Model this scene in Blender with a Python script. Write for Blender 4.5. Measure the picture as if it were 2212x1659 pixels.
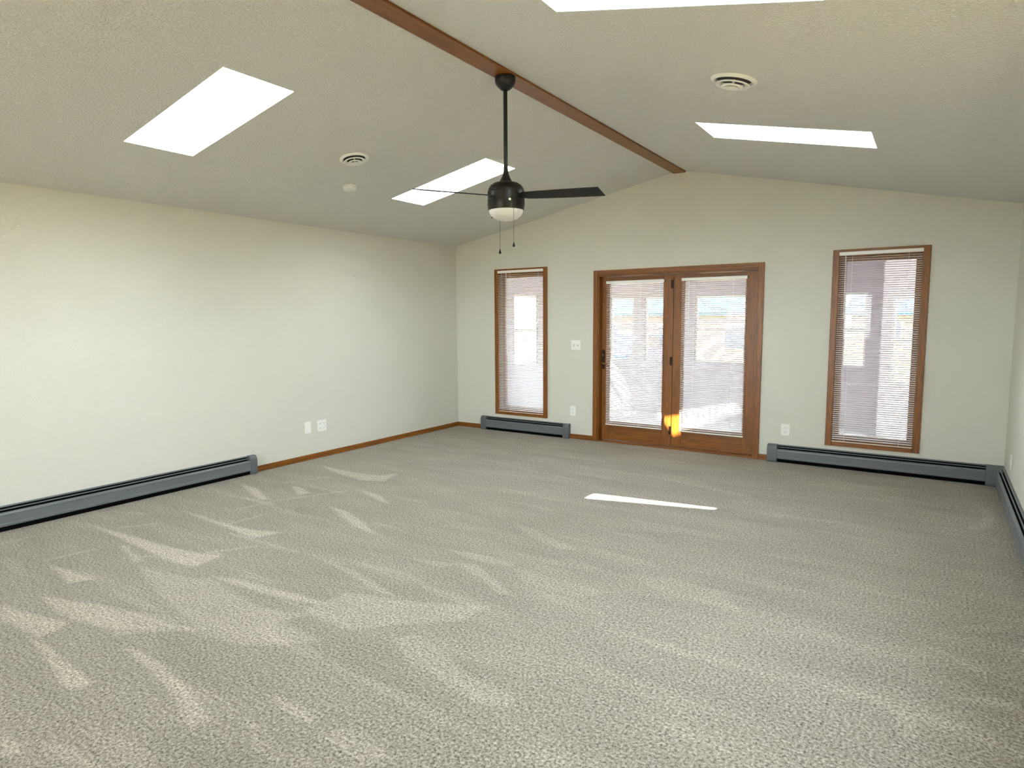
import bpy, bmesh, math, random
import numpy as np
from mathutils import Vector, Matrix
random.seed(7)
S = bpy.context.scene
COL = S.collection
for o in list(bpy.data.objects): bpy.data.objects.remove(o)

# ------------------------------------------------------------------ camera, sky, sun, exposure
W, H = 2212, 1659
F, YAW, PITCH, ROLL = 1377.3266, 0.5865, 0.1033, -0.0061
CAM = Vector((5.6824, -7.1467, 1.5528))
cyw, syw, cp, sp = math.cos(YAW), math.sin(YAW), math.cos(PITCH), math.sin(PITCH)
fw = Vector((-syw*cp, cyw*cp, -sp)); rt = Vector((cyw, syw, 0)); up = rt.cross(fw)
rr = rt*math.cos(ROLL)+up*math.sin(ROLL); uu = -rt*math.sin(ROLL)+up*math.cos(ROLL)
cd = bpy.data.cameras.new('camera'); cam = bpy.data.objects.new('camera', cd); COL.objects.link(cam)
cd.sensor_fit = 'HORIZONTAL'; cd.sensor_width = 36; cd.lens = F/W*36; cd.clip_start = .02; cd.clip_end = 400
m = Matrix.Identity(4)
for i in range(3): m[i][0] = rr[i]; m[i][1] = uu[i]; m[i][2] = -fw[i]; m[i][3] = CAM[i]
cam.matrix_world = m; S.camera = cam

S.view_settings.view_transform = 'Standard'; S.view_settings.look = 'None'
S.view_settings.gamma = 1; S.view_settings.use_curve_mapping = False
S.view_settings.exposure = 1.72

SKY = 9.0          # sky strength
SUN = 26.0         # sun strength
w = bpy.data.worlds.new('sky'); S.world = w; w.use_nodes = True
nt = w.node_tree; nt.nodes.clear()
wo = nt.nodes.new('ShaderNodeOutputWorld'); bg = nt.nodes.new('ShaderNodeBackground')
tc = nt.nodes.new('ShaderNodeTexCoord'); sx = nt.nodes.new('ShaderNodeSeparateXYZ'); cr = nt.nodes.new('ShaderNodeValToRGB')
e = cr.color_ramp.elements
e[0].position = .46; e[0].color = (.42, .40, .34, 1)
e[1].position = 1.0; e[1].color = (.76, .86, 1.0, 1)
n = cr.color_ramp.elements.new(.5); n.color = (.95, .97, 1.0, 1)
n = cr.color_ramp.elements.new(.6); n.color = (.86, .93, 1.0, 1)
mr = nt.nodes.new('ShaderNodeMath'); mr.operation = 'MULTIPLY_ADD'; mr.inputs[1].default_value = .5; mr.inputs[2].default_value = .5
nt.links.new(tc.outputs['Generated'], sx.inputs[0]); nt.links.new(sx.outputs['Z'], mr.inputs[0])
nt.links.new(mr.outputs[0], cr.inputs[0]); nt.links.new(cr.outputs[0], bg.inputs[0]); bg.inputs[1].default_value = SKY
nt.links.new(bg.outputs[0], wo.inputs[0])
SD = Vector((.69, .79, -1)).normalized()          # direction the sunlight travels
ld = bpy.data.lights.new('sun', 'SUN'); ld.energy = SUN; ld.angle = math.radians(.55); ld.color = (1, .95, .87)
lo = bpy.data.objects.new('sun', ld); COL.objects.link(lo); lo.rotation_euler = SD.to_track_quat('-Z', 'Y').to_euler(); lo.location = (0, -10, 12)
S.cycles.max_bounces = 16; S.cycles.diffuse_bounces = 12; S.cycles.transparent_max_bounces = 16
S.cycles.sample_clamp_indirect = 20
S.cycles.use_denoising = True

# ------------------------------------------------------------------ helpers
def link(o, parent=None):
    COL.objects.link(o)
    if parent is not None: o.parent = parent
    return o
class MB:
    def __init__(s): s.v = []; s.f = []; s.sm = []
    def add(s, vs, fs, smooth=False):
        b = len(s.v); s.v += [tuple(v) for v in vs]; s.f += [tuple(b+i for i in f) for f in fs]; s.sm += [smooth]*len(fs); return s
    def box(s, a, b):
        x0, y0, z0 = a; x1, y1, z1 = b
        return s.add([(x0,y0,z0),(x1,y0,z0),(x1,y1,z0),(x0,y1,z0),(x0,y0,z1),(x1,y0,z1),(x1,y1,z1),(x0,y1,z1)],
              [(0,3,2,1),(4,5,6,7),(0,1,5,4),(1,2,6,5),(2,3,7,6),(3,0,4,7)])
    def prism(s, prof, x0, x1, axis='x', smooth=False):
        n = len(prof)                      # closed profile (a,b) swept along x : (x, a, b)
        vs = [(x0, a, b) for a, b in prof]+[(x1, a, b) for a, b in prof]
        fs = [(i, (i+1) % n, n+(i+1) % n, n+i) for i in range(n)]
        s.add(vs, fs, smooth); s.add(vs, [tuple(range(n-1, -1, -1)), tuple(range(n, 2*n))]); return s
    def strip(s, pts, x0, x1, t=.0012):
        # thin bent sheet following pts (a,b) swept along x, thickness t
        n = len(pts); nor = []
        for i in range(n):
            p = Vector(pts[max(i-1, 0)]); q = Vector(pts[min(i+1, n-1)]); d = (q-p).normalized(); nor.append(Vector((-d.y, d.x)))
        prof = [tuple(Vector(p)) for p in pts]+[tuple(Vector(pts[i])+nor[i]*t) for i in range(n-1, -1, -1)]
        m_ = len(prof)
        vs = [(x0, a, b) for a, b in prof]+[(x1, a, b) for a, b in prof]
        s.add(vs, [(i, (i+1) % m_, m_+(i+1) % m_, m_+i) for i in range(m_)])
        s.add(vs, [(i, i+1, m_-2-i, m_-1-i) for i in range(n-1)]+[(m_+m_-1-i, m_+m_-2-i, m_+i+1, m_+i) for i in range(n-1)])
        return s
    def lathe(s, prof, seg=40, c=(0, 0, 0), smooth=True):
        n = len(prof); vs = []; fs = []
        for k in range(seg):
            a = 2*math.pi*k/seg
            for r, z in prof: vs.append((c[0]+r*math.cos(a), c[1]+r*math.sin(a), c[2]+z))
        for k in range(seg):
            k2 = (k+1) % seg
            for i in range(n-1): fs.append((k*n+i, k2*n+i, k2*n+i+1, k*n+i+1))
        return s.add(vs, fs, smooth)
    def tube(s, pts, r, seg=8):
        pts = [Vector(p) for p in pts]; vs = []; fs = []; n = len(pts)
        for i, p in enumerate(pts):
            d = (pts[min(i+1, n-1)]-pts[max(i-1, 0)]).normalized()
            a = d.cross(Vector((0, 0, 1)));
            if a.length < .1: a = d.cross(Vector((1, 0, 0)))
            a.normalize(); b = d.cross(a); rad = r[i] if isinstance(r, (list, tuple)) else r
            for k in range(seg):
                t = 2*math.pi*k/seg; vs.append(p+a*rad*math.cos(t)+b*rad*math.sin(t))
        for i in range(n-1):
            for k in range(seg):
                k2 = (k+1) % seg; fs.append((i*seg+k, i*seg+k2, (i+1)*seg+k2, (i+1)*seg+k))
        s.add(vs, fs, True); s.add(vs, [tuple(range(seg-1, -1, -1)), tuple(range((n-1)*seg, n*seg))]); return s
    def build(s, name, mat, parent=None, bevel=0, seg=2):
        me = bpy.data.meshes.new(name); me.from_pydata(s.v, [], s.f); me.update()
        bm = bmesh.new(); bm.from_mesh(me); bmesh.ops.remove_doubles(bm, verts=bm.verts, dist=1e-6)
        bmesh.ops.recalc_face_normals(bm, faces=bm.faces); bm.to_mesh(me); bm.free()
        anys = any(s.sm)
        if anys:
            me.polygons.foreach_set('use_smooth', [True]*len(me.polygons)); 
            try: me.set_sharp_from_angle(angle=math.radians(35))
            except Exception: pass
        if mat: me.materials.append(mat)
        o = bpy.data.objects.new(name, me); link(o, parent)
        if bevel:
            b = o.modifiers.new('bevel', 'BEVEL'); b.width = bevel; b.segments = seg; b.limit_method = 'ANGLE'; b.angle_limit = math.radians(40)
        return o
def struct(o, label=None):
    o['kind'] = 'structure'
    if label: o['label'] = label
    return o
def tag(o, label, cat, group=None):
    o['label'] = label; o['category'] = cat
    if group: o['group'] = group
    return o
def thing(name, label, cat, loc=(0, 0, 0), rz=0, group=None):
    o = bpy.data.objects.new(name, None); link(o); o.empty_display_size = .1
    o.location = loc; o.rotation_euler = (0, 0, rz)
    if label: tag(o, label, cat, group)
    return o
def box(name, a, b, mat, parent=None, bevel=0): return MB().box(a, b).build(name, mat, parent, bevel)

# ------------------------------------------------------------------ materials
def lin(c): return tuple(((x/255)/12.92 if x/255 <= .04045 else ((x/255+.055)/1.055)**2.4) for x in c)+(1,)
def mat(name, rgb, rough=.6, metal=0, spec=.5):
    m_ = bpy.data.materials.new(name); m_.use_nodes = True; p = m_.node_tree.nodes['Principled BSDF']
    p.inputs['Base Color'].default_value = lin(rgb); p.inputs['Roughness'].default_value = rough
    p.inputs['Metallic'].default_value = metal; p.inputs['Specular IOR Level'].default_value = spec
    return m_
def nodes(m_): return m_.node_tree, m_.node_tree.nodes['Principled BSDF']
def noise(t, vec, scale, detail=3, rough=.5, dim='3D'):
    n_ = t.nodes.new('ShaderNodeTexNoise'); n_.inputs['Scale'].default_value = scale; n_.inputs['Detail'].default_value = detail; n_.inputs['Roughness'].default_value = rough
    if vec is not None: t.links.new(vec, n_.inputs['Vector'])
    return n_
def ramp(t, fac, stops):
    r_ = t.nodes.new('ShaderNodeValToRGB'); el = r_.color_ramp.elements
    el[0].position, el[0].color = stops[0][0], stops[0][1]; el[1].position, el[1].color = stops[-1][0], stops[-1][1]
    for p_, c_ in stops[1:-1]: q = el.new(p_); q.color = c_
    t.links.new(fac, r_.inputs[0]); return r_
def bump(t, p, h, dist, strength=1.0, prev=None):
    b = t.nodes.new('ShaderNodeBump'); b.inputs['Distance'].default_value = dist; b.inputs['Strength'].default_value = strength
    t.links.new(h, b.inputs['Height'])
    if prev: t.links.new(prev.outputs[0], b.inputs['Normal'])
    t.links.new(b.outputs[0], p.inputs['Normal']); return b
def painted(name, rgb, rough, size, dist):
    m_ = mat(name, rgb, rough); t, p = nodes(m_)
    tcn = t.nodes.new('ShaderNodeTexCoord')
    n1 = noise(t, tcn.outputs['Object'], size, 3, .55); r1 = ramp(t, n1.outputs[0], [(.42, (0, 0, 0, 1)), (.62, (1, 1, 1, 1))])
    bump(t, p, r1.outputs[0], dist)
    return m_
def wood(name, dark, light, axis, rough=.38):
    m_ = mat(name, light, rough); t, p = nodes(m_)
    tcn = t.nodes.new('ShaderNodeTexCoord'); mp = t.nodes.new('ShaderNodeMapping')
    sc = [30, 30, 30]; sc['xyz'.index(axis)] = 1.6
    mp.inputs['Scale'].default_value = sc; t.links.new(tcn.outputs['Object'], mp.inputs[0])
    n1 = noise(t, mp.outputs[0], 1.6, 5, .6); n2 = noise(t, mp.outputs[0], 6, 3, .5)
    mx = t.nodes.new('ShaderNodeMath'); mx.operation = 'MULTIPLY_ADD'; mx.inputs[1].default_value = .45; t.links.new(n2.outputs[0], mx.inputs[0]); 
    mm = t.nodes.new('ShaderNodeMath'); mm.operation = 'MULTIPLY'; mm.inputs[1].default_value = .55; t.links.new(n1.outputs[0], mm.inputs[0]); t.links.new(mm.outputs[0], mx.inputs[2])
    r1 = ramp(t, mx.outputs[0], [(.36, lin(dark)), (.5, tuple((a+b)/2 for a, b in zip(lin(dark), lin(light)))), (.62, lin(light))])
    t.links.new(r1.outputs[0], p.inputs['Base Color']); bump(t, p, mx.outputs[0], .0006)
    return m_
WALL = painted('wall_paint', (213, 211, 200), .55, 120, .0012)
CEIL = painted('ceiling_paint', (216, 216, 212), .42, 70, .0035)
OAKD, OAKL = (100, 54, 8), (146, 88, 20)
OAKX = wood('oak_along_x', OAKD, OAKL, 'x'); OAKY = wood('oak_along_y', OAKD, OAKL, 'y'); OAKZ = wood('oak_along_z', OAKD, OAKL, 'z')
HEAT = mat('heater_grey_enamel', (100, 105, 107), .34)
HEATC = mat('heater_end_enamel', (92, 97, 98), .42)
BLACKIN = mat('heater_inside_shade_black', (7, 7, 7), .9, 0, .1)
WHITEP = mat('white_plastic', (236, 236, 230), .35)
SLOTM = mat('dark_slot', (40, 38, 36), .6)
FANM = mat('fan_dark_bronze', (30, 28, 25), .36, .35)
FANB = mat('fan_black_metal', (8, 7, 7), .45, .1)
BLADE = wood('fan_blade_wood', (8, 5, 5), (15, 10, 9), 'x', .65)
BOWL = mat('frosted_glass_bowl', (228, 228, 222), .35); BOWL.node_tree.nodes['Principled BSDF'].inputs['Transmission Weight'].default_value = .15
SHAFT = mat('skylight_shaft_white', (238, 240, 240), .6)
BRASS = mat('antique_brass', (150, 116, 80), .35, .9)
BRONZE = mat('hinge_bronze', (52, 30, 14), .45, .6)
PORCHW = mat('porch_white_panel', (192, 187, 197), .6)
PORCHF = mat('porch_floor_grey', (190, 186, 192), .6)
BLINDM = mat('blind_white_vinyl', (236, 230, 228), .45)
def blindslat():
    t, p = nodes(BLINDM)
    tr = t.nodes.new('ShaderNodeBsdfTranslucent'); tr.inputs[0].default_value = lin((236, 228, 222))
    mx = t.nodes.new('ShaderNodeMixShader'); mx.inputs[0].default_value = .18
    o_ = t.nodes['Material Output']; t.links.new(p.outputs[0], mx.inputs[1]); t.links.new(tr.outputs[0], mx.inputs[2]); t.links.new(mx.outputs[0], o_.inputs[0])
blindslat()
def glass(name):
    m_ = bpy.data.materials.new(name); m_.use_nodes = True; t = m_.node_tree; t.nodes.clear()
    o_ = t.nodes.new('ShaderNodeOutputMaterial'); a = t.nodes.new('ShaderNodeBsdfTransparent'); g_ = t.nodes.new('ShaderNodeBsdfGlossy'); fr = t.nodes.new('ShaderNodeFresnel'); mx = t.nodes.new('ShaderNodeMixShader')
    a.inputs[0].default_value = (.95, .97, .96, 1); g_.inputs['Roughness'].default_value = .01; gm_ = t.nodes.new('ShaderNodeNewGeometry'); ma = t.nodes.new('ShaderNodeMath'); ma.operation = 'MULTIPLY_ADD'; ma.inputs[1].default_value = 1/1.4-1.4; ma.inputs[2].default_value = 1.4
    t.links.new(gm_.outputs['Backfacing'], ma.inputs[0]); t.links.new(ma.outputs[0], fr.inputs[0])
    t.links.new(fr.outputs[0], mx.inputs[0]); t.links.new(a.outputs[0], mx.inputs[1]); t.links.new(g_.outputs[0], mx.inputs[2]); t.links.new(mx.outputs[0], o_.inputs[0])
    return m_
GLASS = glass('clear_window_glass')
def carpet():
    m_ = mat('grey_carpet', (186, 180, 168), .95, 0, .1); t, p = nodes(m_)
    tcn = t.nodes.new('ShaderNodeTexCoord'); ob = tcn.outputs['Object']
    n1 = noise(t, ob, 82, 4, .7)          # tufts
    n2 = noise(t, ob, 260, 2, .6)
    mpn = t.nodes.new('ShaderNodeMapping'); mpn.inputs['Scale'].default_value = (.9, 3.2, 1); mpn.inputs['Rotation'].default_value = (0, 0, -.08); t.links.new(ob, mpn.inputs[0])
    n3 = noise(t, mpn.outputs[0], 1.3, 4, .6)   # brushed streaks of the pile
    at = t.nodes.new('ShaderNodeAttribute'); at.attribute_name = 'nap'
    def mth(op, a, b, c=None):
        q = t.nodes.new('ShaderNodeMath'); q.operation = op
        for i, v_ in enumerate((a, b, c)):
            if v_ is None: continue
            if isinstance(v_, (int, float)): q.inputs[i].default_value = v_
            else: t.links.new(v_, q.inputs[i])
        return q.outputs[0]
    sm = mth('ADD', mth('MULTIPLY', n1.outputs[0], .75), mth('MULTIPLY', n2.outputs[0], .25))
    r1 = ramp(t, sm, [(.37, lin((56, 51, 45))), (.44, lin((134, 125, 112))), (.53, lin((170, 160, 144))), (.64, lin((214, 207, 194)))])
    n4 = noise(t, mpn.outputs[0], 9, 4, .7)
    nap = mth('ADD', mth('MULTIPLY', at.outputs['Fac'], mth('ADD', mth('MULTIPLY', n4.outputs[0], 1.3), .25)), mth('MULTIPLY', mth('SUBTRACT', n3.outputs[0], .5), .9))
    mp2 = t.nodes.new('ShaderNodeMapping'); mp2.inputs['Scale'].default_value = (1.1, 7.5, 1); mp2.inputs['Rotation'].default_value = (0, 0, .12); t.links.new(ob, mp2.inputs[0])
    n5 = noise(t, mp2.outputs[0], .9, 5, .6); r5 = ramp(t, n5.outputs[0], [(.56, (0, 0, 0, 1)), (.66, (1, 1, 1, 1))])
    nap = mth('ADD', nap, mth('MULTIPLY', r5.outputs[0], .28))
    napc = mth('MINIMUM', mth('MAXIMUM', nap, -.3), 1.1)
    mx = t.nodes.new('ShaderNodeMix'); mx.data_type = 'RGBA'; mx.blend_type = 'MIX'
    br = t.nodes.new('ShaderNodeMix'); br.data_type = 'RGBA'; br.blend_type = 'MULTIPLY'; br.inputs[0].default_value = 1
    k = mth('ADD', mth('MULTIPLY', napc, .52), .86)
    cb = t.nodes.new('ShaderNodeCombineColor'); [t.links.new(k, cb.inputs[i]) for i in range(3)]
    t.links.new(r1.outputs[0], br.inputs[6]); t.links.new(cb.outputs[0], br.inputs[7])
    t.links.new(br.outputs[2], p.inputs['Base Color'])
    bump(t, p, sm, .012, .9)
    p.inputs['Sheen Weight'].default_value = .15
    return m_
CARPET = carpet()

POLYS=[(1, [(0.338, -5.006), (0.664, -4.988), (1.089, -4.951), (1.416, -4.932), (1.694, -4.881), (1.85, -4.83), (1.885, -5.04), (1.711, -5.062), (1.385, -5.054), (0.924, -5.029)]), (0.9, [(0.587, -4.426), (0.882, -4.421), (1.282, -4.437), (1.579, -4.404), (1.796, -4.326), (1.72, -4.52), (1.449, -4.487), (1.083, -4.465)]), (0.9, [(0.288, -3.663), (0.565, -3.682), (0.991, -3.854), (0.903, -3.894), (0.564, -3.776)]), (0.9, [(0.768, -3.458), (0.875, -3.439), (1.108, -3.522), (1.07, -3.617)]), (0.8, [(0.307, -2.754), (0.834, -2.784), (1.176, -2.737), (1.266, -2.57), (1.377, -2.875), (1.157, -2.962), (0.752, -2.893)]), (0.8, [(1.341, -3.192), (1.687, -3.243), (1.972, -3.393), (1.817, -3.372)]), (0.8, [(1.556, -3.696), (1.809, -3.723), (2.08, -3.829), (2.416, -3.989), (2.323, -3.989), (2.084, -3.925), (1.832, -3.816)]), (0.8, [(1.097, -5.11), (1.107, -5.077), (1.482, -5.162), (1.504, -5.195)]), (0.45, [(1.57, -5.22), (1.787, -5.19), (1.978, -5.151), (2.106, -5.11), (2.381, -5.164), (2.625, -5.181), (2.824, -5.151), (3.002, -5.068), (2.956, -5.219), (3.306, -5.217), (3.109, -5.396), (2.95, -5.473), (2.771, -5.482), (2.527, -5.436), (2.284, -5.401), (1.949, -5.329)]), (0.4, [(1.59, -5.23), (1.951, -5.289), (2.309, -5.351), (2.657, -5.413), (2.919, -5.441), (2.771, -5.482), (2.494, -5.442), (2.153, -5.382)]), (0.35, [(1.806, -5.199), (2.082, -5.125), (2.409, -5.181), (2.638, -5.19), (2.481, -5.24), (2.198, -5.207)]), (0.8, [(2.12, -5.06), (2.27, -5.005), (2.523, -4.979), (2.783, -4.94), (3.061, -4.933), (2.857, -4.998), (2.605, -5.037), (2.308, -5.059)]), (0.75, [(1.564, -5.744), (1.764, -5.686), (1.952, -5.615), (2.179, -5.567), (2.358, -5.515), (2.541, -5.517), (2.666, -5.48), (2.482, -5.613), (2.315, -5.721), (2.057, -5.771), (1.844, -5.783)]), (0.9, [(1.057, -5.527), (1.249, -5.493), (1.392, -5.487), (1.553, -5.466), (1.499, -5.58), (1.295, -5.548)]), (0.8, [(1.49, -5.913), (1.75, -5.876), (2.055, -5.802), (2.089, -5.867), (2.097, -5.959), (1.843, -5.968), (1.721, -5.987)]), (0.9, [(2.017, -5.97), (2.191, -5.965), (2.433, -5.981), (2.603, -5.985), (2.754, -5.994), (2.754, -6.056), (2.666, -6.072), (2.517, -6.041), (2.314, -6.01)]), (0.75, [(2.503, -5.775), (2.643, -5.748), (2.857, -5.753), (3.105, -5.787), (3.311, -5.827), (3.461, -5.869), (3.396, -5.878), (3.413, -5.933), (3.3, -5.906), (3.147, -5.859), (2.934, -5.814), (2.719, -5.796)]), (0.6, [(3.461, -5.635), (3.545, -5.619), (3.7, -5.628), (3.765, -5.637), (3.745, -5.676), (3.59, -5.664)]), (0.5, [(3.519, -5.781), (3.587, -5.787), (3.7, -5.826), (3.725, -5.863)]), (0.7, [(2.848, -6.349), (2.924, -6.331), (3.013, -6.333), (3.015, -6.376), (2.973, -6.389)]), (0.6, [(3.01, -6.275), (3.14, -6.236), (3.318, -6.221), (3.394, -6.196), (3.314, -6.249), (3.14, -6.28)]), (0.6, [(2.231, -4.487), (2.505, -4.506), (2.849, -4.55), (3.111, -4.619), (3.243, -4.68), (3.044, -4.662), (2.698, -4.562)]), (0.4, [(2.693, -4.241), (3.044, -4.16), (3.279, -4.1), (3.181, -4.208), (2.892, -4.21)]), (0.5, [(3.206, -4.102), (3.353, -4.053), (3.635, -4.205), (3.78, -4.298), (3.696, -4.316), (3.505, -4.21)]), (0.5, [(3.0, -3.943), (3.31, -3.894), (3.518, -3.902), (3.56, -3.965), (3.294, -3.999)]), (0.4, [(3.571, -5.019), (3.634, -4.923), (3.815, -4.964), (4.028, -5.061), (4.192, -5.081), (4.305, -5.087), (4.356, -5.166), (4.204, -5.21), (4.026, -5.169), (3.9, -5.144), (3.771, -5.137)]), (0.45, [(2.949, -5.07), (2.979, -4.778), (3.391, -4.653), (3.743, -4.493), (3.736, -4.686), (3.471, -4.916), (3.311, -5.077)]), (0.4, [(3.85, -5.697), (3.896, -5.603), (4.057, -5.593), (4.164, -5.655), (4.092, -5.717)]), (0.5, [(5.71, -3.712), (5.816, -3.765), (5.898, -3.848), (5.947, -3.837), (5.859, -3.784), (5.773, -3.721)]), (0.5, [(5.803, -4.133), (5.928, -4.052), (6.025, -4.044), (6.028, -4.096), (5.924, -4.128)]), (0.35, [(5.612, -4.349), (5.69, -4.369), (5.708, -4.518), (5.657, -4.52)]), (0.3, [(4.627, -3.716), (4.772, -3.729), (4.919, -3.83), (4.841, -3.849)]), (0.35, [(3.057, -3.207), (3.317, -3.294), (3.794, -3.485), (3.644, -3.531), (3.314, -3.415)]), (0.3, [(3.56, -3.965), (3.888, -3.963), (4.224, -3.976), (4.12, -4.114), (3.762, -4.124)]), (0.25, [(4.206, -3.677), (4.464, -3.593), (4.747, -3.639), (4.913, -3.803), (4.675, -3.825), (4.397, -3.791)])]
LINES=[(0.6, 0.012, [(1.007, -4.159), (1.047, -3.86), (1.329, -3.292)]), (0.6, 0.012, [(0.96, -5.497), (1.011, -5.217)]), (0.6, 0.012, [(1.297, -4.427), (1.304, -4.153)]), (0.6, 0.012, [(1.576, -5.078), (1.878, -4.61)]), (0.5, 0.012, [(0.337, -5.543), (0.347, -5.369)]), (0.5, 0.012, [(0.666, -4.925), (0.817, -4.713)]), (0.5, 0.012, [(1.406, -5.139), (1.817, -4.827)]), (0.5, 0.012, [(0.347, -4.69), (0.503, -4.641)]), (0.5, 0.012, [(0.605, -3.412), (0.785, -3.038)]), (0.6, 0.015, [(0.749, -3.924), (1.135, -3.924)]), (0.5, 0.012, [(1.504, -4.542), (2.209, -4.526)]), (0.6, 0.012, [(2.373, -5.726), (2.535, -5.584), (2.687, -5.48)]), (0.4, 0.02, [(2.129, -5.095), (2.492, -5.164), (2.727, -5.181), (2.993, -5.105)]), (0.4, 0.02, [(2.277, -5.372), (2.74, -5.389), (3.032, -5.367)]), (0.4, 0.015, [(2.155, -1.718), (2.846, -1.846)]), (0.4, 0.03, [(6.073, -0.94), (6.095, -1.205), (6.047, -1.461), (5.974, -1.568)]), (0.3, 0.03, [(2.701, -1.376), (3.485, -1.337), (4.363, -1.549)]), (0.3, 0.03, [(5.869, -3.409), (6.031, -3.304)])]
# ------------------------------------------------------------------ room dimensions
XR = 6.2517; ZE = 2.5483; XP = 3.2; ZP = 3.1797; ZR = 2.5087; YB = -10.2; FZ = .012
SLL = (ZP-ZE)/XP; SLR = (ZP-ZR)/(XR-XP)
def ctop(x): return ZE+SLL*x if x <= XP else ZP-SLR*(x-XP)
def roofz(x): return 3.12+.42*(x-1.04) if x <= 3.155 else 3.12+.42*(5.27-x)
SKL = (1.04, 2.215); SKR = (4.12, 5.268); SKY_ROWS = [(-2.335, -1.85), (-4.885, -4.40)]

def gwall(y0, y1, x0, x1, holes, top, z0=0):
    """wall with rectangular holes, its top following the roof line"""
    m_ = MB(); xs = sorted({x0, x1, *[h[0] for h in holes], *[h[1] for h in holes], *([XP] if x0 < XP < x1 else [])})
    for a, b in zip(xs[:-1], xs[1:]):
        hs = sorted([h for h in holes if h[0] < b-1e-6 and h[1] > a+1e-6], key=lambda h: h[2])
        z = z0; segs = []
        for h in hs:
            if h[2] > z+1e-6: segs.append((z, h[2], z, h[2]))
            z = h[3]
        segs.append((z, top(a), z, top(b)))
        for za0, za1, zb0, zb1 in segs:
            m_.add([(a,y0,za0),(b,y0,zb0),(b,y0,zb1),(a,y0,za1),(a,y1,za0),(b,y1,zb0),(b,y1,zb1),(a,y1,za1)],
                   [(0,1,2,3),(7,6,5,4),(0,4,5,1),(3,2,6,7),(0,3,7,4),(1,5,6,2)])
    return m_
WL = (.722, 1.437, .295, 2.147); WR = (4.841, 5.549, .293, 2.147); DR = (2.205, 4.087, 0, 2.065)
ADDED_REARWIN = [(.9, 4.4, .95, 2.1)]  # unseen rear opening, added to brighten the gable wall
ADDED_RW = (-5.4, -3.8, 1.15, 2.05)  # unseen right-wall opening, added to brighten the left wall
struct(gwall(0, .15, -.15, XR+.15, [WL, DR, WR], lambda x: ctop(min(max(x, 0), XR))).build('wall_back', WALL), 'beige gable wall with the patio doors and two tall windows')
struct(gwall(YB-.15, YB, -.15, XR+.15, ADDED_REARWIN, lambda x: ctop(min(max(x, 0), XR))).build('wall_front', WALL))
struct(box('wall_left', (-.15, YB, 0), (0, 0, ZE), WALL), 'long beige wall on the left of the room')
rw = MB(); rw.box((XR, YB, 0), (XR+.15, ADDED_RW[0], ZR)).box((XR, ADDED_RW[1], 0), (XR+.15, 0, ZR)).box((XR, ADDED_RW[0], 0), (XR+.15, ADDED_RW[1], ADDED_RW[2])).box((XR, ADDED_RW[0], ADDED_RW[3]), (XR+.15, ADDED_RW[1], ZR))
struct(rw.build('wall_right', WALL))

# ceiling with skylight openings
def slab(xf, xs_holes, x0, x1, zf, t, y0, y1):
    xs = sorted({x0, x1, *xs_holes}); ys = sorted({y0, y1, *[v for r in SKY_ROWS for v in r]})
    m_ = MB()
    def solid(i, j):
        if not (0 <= i < len(xs)-1 and 0 <= j < len(ys)-1): return False
        return not (abs(xs[i]-xs_holes[0]) < 1e-6 and any(abs(ys[j]-r[0]) < 1e-6 for r in SKY_ROWS))
    for i in range(len(xs)-1):
        for j in range(len(ys)-1):
            if not solid(i, j): continue
            a, b, c, d = xs[i], xs[i+1], ys[j], ys[j+1]
            L = [(a,c,zf(a)),(b,c,zf(b)),(b,d,zf(b)),(a,d,zf(a))]; U = [(p[0], p[1], p[2]+t) for p in L]
            fs = [(3,2,1,0),(4,5,6,7)]
            for (di, dj), f in {(0,-1):(0,1,5,4),(1,0):(1,2,6,5),(0,1):(2,3,7,6),(-1,0):(3,0,4,7)}.items():
                if not solid(i+di, j+dj): fs.append(f)
            m_.add(L+U, fs)
    return m_
cm = slab(None, SKL, -.15, XP, lambda x: ZE+SLL*x, .03, YB-.15, .15)
c2 = slab(None, SKR, XP, XR+.15, lambda x: ZP-SLR*(x-XP), .03, YB-.15, .15)
cm.add(c2.v, c2.f); struct(cm.build('ceiling', CEIL), 'sloped cream textured ceiling rising to the ridge beam')
rm = slab(None, SKL, -.32, 3.155, roofz, .06, YB-.35, .25); r2 = slab(None, SKR, 3.155, XR+.32, roofz, .06, YB-.35, .25)
rm.add(r2.v, r2.f); ROOFM = mat('roof_shingle', (80, 78, 74), .9)
struct(rm.build('roof', ROOFM))

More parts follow.
